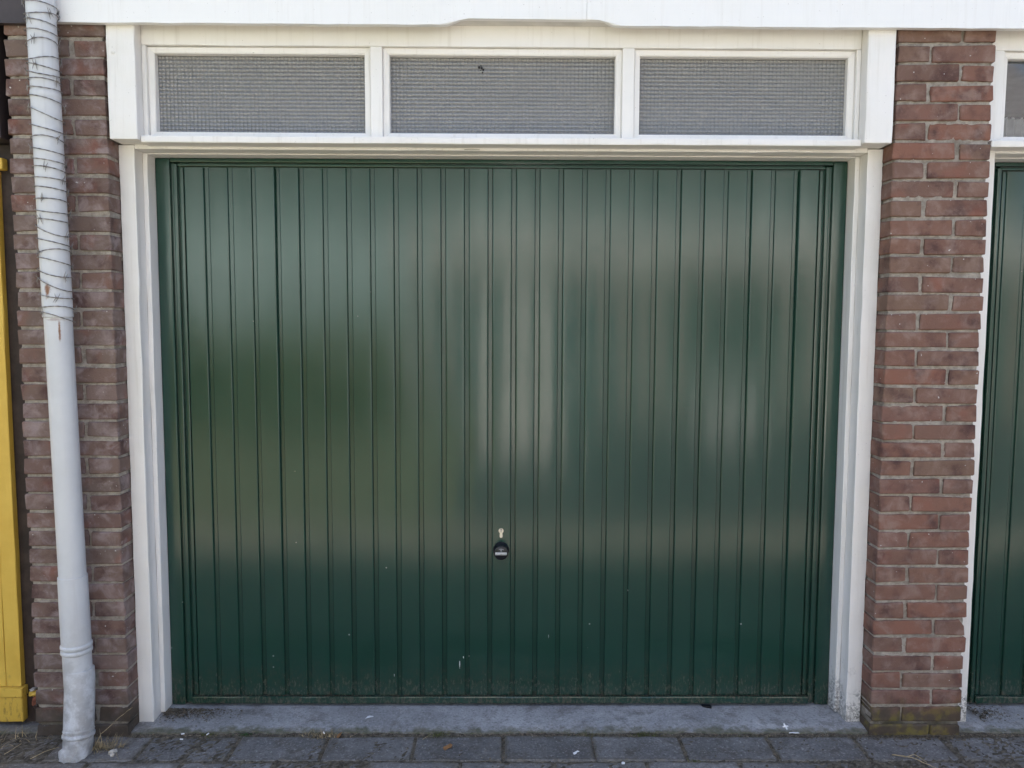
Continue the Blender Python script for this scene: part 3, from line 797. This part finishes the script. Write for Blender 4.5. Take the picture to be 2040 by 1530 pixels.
tuft('moss_tuft', .30, -.177, 130, .014, M_MOSS, 'flat dark moss tuft in the joint just left of the largest one', 'moss', .03)
tuft('moss_tuft', .86, -.178, 150, .011, M_MOSS, 'low moss strip in the joint left of the white cross', 'moss', .05)
tuft('moss_tuft', .62, -.340, 110, .013, M_MOSS, 'moss tuft between pavers at the bottom edge, right of middle', 'moss', .014)
tuft('weed', -.865, -.178, 60, .02, M_GREEN, 'small fresh green weed in the joint by the left end of the threshold', 'weed', .012)
tuft('weed', -1.0, -.179, 60, .018, M_MOSS, 'yellowing weed in the joint nearest the left white post', 'weed', .016)
tuft('dry_grass', -.60, -.180, 170, .025, M_STRAW, 'dry grass clump in the joint below the left part of the green door', 'grass', .03)
tuft('dry_grass', -.062, -.085, 70, .014, M_STRAW, 'little nest of dry grass lying on the threshold', 'grass', .012)
tuft('dry_grass', -1.30, -.262, 260, .05, M_STRAW, 'dry grass clump beside the foot of the drainpipe', 'grass', .03)
tuft('dry_grass', -1.60, -.21, 30, .06, M_STRAW, 'sparse dry grass in front of the yellow door', 'grass', .05)
def straw(pts_, label, r=.0013):
    pts_ = [Vector(p) for p in pts_]; q = []
    for a, b_ in zip(pts_, pts_[1:]):
        for k in range(5): q.append(a.lerp(b_, k/5)+Vector((random.gauss(0, .0006), random.gauss(0, .0006), abs(random.gauss(0, .0004)))))
    q.append(pts_[-1])
    o = sweep('straw', [p-pts_[0] for p in q], [r*(1-.6*i/len(q)) for i in range(len(q))], M_STRAW, None, 6)
    o.location = pts_[0]; return tag(o, label, 'straw', 'dry stalks on the ground')
straw([(-1.325, -.285, -.015), (-1.305, -.262, .03), (-1.268, -.215, .062), (-1.235, -.193, .085)], 'long dry stalk leaning from the pipe foot to the white post')
straw([(-1.30, -.27, -.016), (-1.245, -.292, -.014), (-1.215, -.335, -.017)], 'curved dry stalk on the paving right of the pipe foot', .001)
straw([(-1.50, -.325, -.018), (-1.475, -.29, -.014), (-1.44, -.27, -.010)], 'pale dry stalk on the paving left of the drainpipe')
straw([(-1.60, -.30, -.018), (-1.575, -.25, -.01)], 'short dry stalk at the bottom left corner')
straw([(-.262, -.215, -.016), (-.235, -.187, -.012)], 'tiny stalk beside the moss left of the middle', .0008)
straw([(1.27, -.305, -.017), (1.32, -.335, -.010), (1.36, -.365, -.017), (1.375, -.385, -.018)], 'branched dry stalk on the paving below the right pillar', .0018)
straw([(1.30, -.322, -.016), (1.335, -.322, -.008), (1.36, -.35, -.017)], 'dry side stalk crossing the branched one below the right pillar', .0012)

def flat_bit(name, x, y, z, outline, mat, label, cat, rot=0, curl=.003, thick=.0012):
    bm = bmesh.new(); vs = [bm.verts.new((px, py, curl*math.sin(px*90))) for px, py in outline]; f = bm.faces.new(vs)
    r = bmesh.ops.extrude_face_region(bm, geom=[f])
    for v in r['geom']:
        if isinstance(v, bmesh.types.BMVert): v.co.z += thick
    bmesh.ops.triangulate(bm, faces=[f for f in bm.faces if len(f.verts) > 4])
    o = bm_obj(name, bm, mat); o.location = (x, y, z); o.rotation_euler = (0, 0, rot); return tag(o, label, cat)
flat_bit('leaf', -.176, -.262, -.016, [(-.017, -.006), (-.010, -.013), (.002, -.010), (.012, -.012), (.018, -.002), (.012, .010), (0, .009), (-.012, .011), (-.018, .004)], M_LEAF, 'curled brown leaf lying on the front paver', 'leaf', .2, .006)
flat_bit('leaf', -.545, -.19, -.015, [(-.012, -.004), (0, -.006), (.014, 0), (.004, .006), (-.010, .005)], M_LEAF, 'narrow brown leaf among the dry grass in the joint', 'leaf', 1.1, .004)
cr = [(-.011, -.002), (-.002, -.002), (-.002, -.011), (.002, -.011), (.002, -.002), (.011, -.002), (.011, .002), (.002, .002), (.002, .011), (-.002, .011), (-.002, .002), (-.011, .002)]
wc = flat_bit('plastic_cross', .975, -.160, -.002, cr, M_WHITEBIT, 'small white plastic cross near the right end of the threshold', 'cross', .35, 0, .003); wc.rotation_euler = (.5, .1, .3)
flat_bit('paint_flake', 1.000, -.176, -.016, [(-.018, -.002), (-.006, .0), (.004, -.003), (.018, -.001), (.014, .004), (-.004, .005), (-.016, .003)], M_WHITEBIT, 'white paint flake lying right beside the plastic cross', 'flake', 0, 0)
flat_bit('paint_flake', -.46, -.085, -.0065, [(-.014, -.012), (.012, .002), (.010, .006), (-.004, .004), (.003, .010), (-.009, .004)], M_WHITEBIT, 'forked white paint flake on the left part of the threshold', 'flake', 0, 0, .0008)
flat_bit('paint_flake', .245, -.295, -.0168, [(-.008, -.010), (.0, -.006), (.004, .004), (.012, .008), (.006, .014), (-.002, .006), (-.010, .0)], M_WHITEBIT, 'white paint flake on the front paver right of the middle', 'flake', 0, 0, .0008)
flat_bit('paint_flake', .39, -.352, -.018, [(-.006, -.006), (.004, -.005), (.006, .004), (0, .008), (-.005, .004)], M_WHITEBIT, 'rounded white flake at the bottom edge of the photo', 'flake', 0, 0, .001)
def pebble(x, y, sx, sy, sz, label, rot):
    bm = bmesh.new(); bmesh.ops.create_icosphere(bm, subdivisions=2, radius=1)
    for v in bm.verts: k = 1+random.gauss(0, .10); v.co = Vector((v.co.x*sx*k, v.co.y*sy*k, v.co.z*sz*k))
    o = bm_obj('pebble', bm, M_STONE); o.location = (x, y, -.018+sz*.5); o.rotation_euler = (0, 0, rot); tag(o, label, 'stone', 'pale pebbles by the pipe foot')
pebble(-1.255, -.292, .014, .008, .008, 'larger pale pebble by the foot of the drainpipe', .5)
pebble(-1.248, -.308, .007, .008, .006, 'smaller pale pebble in front of the larger one by the drainpipe', .2)
for i, (x, y) in enumerate(((-1.075, -.182), (-.99, -.183), (-.60, -.175), (-1.065, -.215))):
    sweep_o = sweep('cigarette_end', [(-.005, 0, 0), (.005, .001, 0)], [.0022, .0022], M_WHITEBIT, None, 10)
    sweep_o.location = (x, y, -.0145); sweep_o.rotation_euler = (0, 0, i*.9+.2)
    tag(sweep_o, ('white stub in the joint near the left post', 'white stub beside the yellowing weed', 'white stub in the dry grass clump', 'white stub lying on the first paver')[i], 'litter', 'white stubs')
# dark stub of something sticking out under the door foot
flat_bit('rubber_scrap', .745, -.022, -.006, [(-.02, .012), (.012, .012), (.012, -.006), (.006, -.004), (-.008, 0)], M_BLACK, 'black rubber scrap sticking out under the right part of the door', 'scrap', 0, 0, .006)

# ------------------------------------------------------------------ across the yard, behind the camera (seen only as reflections and bounced light)
hedge = thing('hedge', 'low green hedge across the yard, mirrored in the left of the door', 'hedge', None, (-5.0, -7.4, 0))
def foliage(par, n, fn, mat, size):
    vs, fs = [], []
    for _ in range(n):
        c = Vector(fn()); a = Vector((random.gauss(0, 1), random.gauss(0, 1), random.gauss(0, 1))).normalized(); b_ = a.orthogonal().normalized(); s = random.uniform(.6, 1.3)*size
        k = len(vs); vs += [c-a*s, c+b_*s*.5, c+a*s, c-b_*s*.5]; fs.append((k, k+1, k+2, k+3))
    me = bpy.data.meshes.new('foliage'); me.from_pydata(vs, [], fs); me.update(); return link('foliage', me, mat, par)
M_HEDGE = simple('hedge_leaf', (.33, .32, .18), .6, .25, 4)
foliage(hedge, 14000, lambda: (random.uniform(-4, 3.65), random.uniform(-.7, .7), abs(random.betavariate(1.1, 1.0))*(1.15+.15*math.sin(random.random()*6))), M_HEDGE, .10)
box('stems', -3.9, 3.6, -.3, .3, -.02, .95, simple('hedge_core', (.08, .09, .04), .9, .4, 6), hedge, bev=.05)
og = thing('opposite_garages', 'brick garages across the yard, mirrored in the right of the door', 'building', None, (3.45, -8.2, 0))
M_OBRICK = brick_mat('opposite_brick', [(.24, .17, .14), (.21, .16, .135), (.27, .19, .155)], (.4, .34, .31), .4, (.2, .16, .12))
box('wall', -4.6, 6, -3.0, 0, -.02, 2.28, M_OBRICK, og, bev=0)
box('fascia', -4.65, 6.05, -3.05, .12, 2.282, 2.62, M_FASCIA, og, bev=.004)
for x in (-3.1, -.2, 2.7):
    box('door', x-1.15, x+1.15, .002, .05, .0, 2.0, simple('grey_green_door', (.12, .14, .13), .5) if x > -3 else simple('teal_door', (.07, .11, .115), .4), og, bev=.004)
    for s in (-1, 1): box('post', x+s*1.2-.05, x+s*1.2+.05, .004, .09, 0, 2.1, M_FASCIA, og, bev=.004)

M_RENDER = simple('pale_grey_render', (.43, .53, .545), .85, .12, 3)
M_TILE = simple('roof_tile', (.13, .125, .13), .8, .3, 8)
M_WIN = simple('house_window', (.05, .06, .07), .1, .2)
for i, (x, lab) in enumerate(((-10.5, 'pale two-storey house behind the hedge, mirrored high in the door'), (-3.5, 'pale two-storey house between hedge and garages, mirrored high in the door'), (3.5, 'pale two-storey house behind the opposite garages, mirrored high in the door'), (10.5, 'rightmost pale two-storey house beyond the yard'))):
    h = thing('terraced_house', lab, 'house', 'houses across the yard', (x, -17, 0))
    box('wall', -3.48, 3.48, -4, 0, -.02, 5.8, M_RENDER, h, bev=0)
    bm = bmesh.new(); q = [bm.verts.new(c) for c in ((-3.5, .5, 5.6), (3.5, .5, 5.6), (3.5, -2, 8.4), (-3.5, -2, 8.4), (-3.5, -4.5, 5.6), (3.5, -4.5, 5.6))]
    for f in ((0, 1, 2, 3), (3, 2, 5, 4), (0, 4, 5, 1), (1, 5, 2), (0, 3, 4)): bm.faces.new([q[k] for k in f])
    bm_obj('roof', bm, M_TILE, h)
    for wx in (-2, 0.2, 2.2):
        for wz in (1.0, 3.7): box('window', wx-.55, wx+.55, .003, .05, wz, wz+1.3, M_WIN, h, bev=0)

gp = thing('stand_in_post', 'white post added as stand-in for the person at the camera, mirrored mid-door as a bright streak', 'post', None, (.20, -5.2, 0))  # added post, replaces the person whose reflection makes the bright streak
box('shaft', -.19, .19, -.15, .15, -.02, 1.72, M_FASCIA, gp, bev=.01)
bm = bmesh.new(); bmesh.ops.create_cone(bm, cap_ends=True, segments=4, radius1=.27, radius2=.02, depth=.14); bmesh.ops.rotate(bm, verts=bm.verts[:], matrix=Matrix.Rotation(rad(45), 3, 'Z'))
for v in bm.verts: v.co.z += 1.791
bm_obj('cap', bm, M_FASCIA, gp)
M_BLOCK = simple('light_grey_block', (.55, .56, .56), .5, .1)
uc = thing('stand_in_block', 'added low light grey cabinet out in the yard, mirrored in the right of the door', 'block', None, (2.27, -5.2, 0))  # added for the bright spot in the door; the real object is unknown
box('case', -.19, .19, -.18, .18, .12, .76, M_BLOCK, uc, bev=.01); box('plinth', -.17, .17, -.16, .16, -.02, .119, M_BROWN, uc, bev=.004); box('lid', -.21, .21, -.2, .2, .761, .80, M_BLOCK, uc, bev=.01)
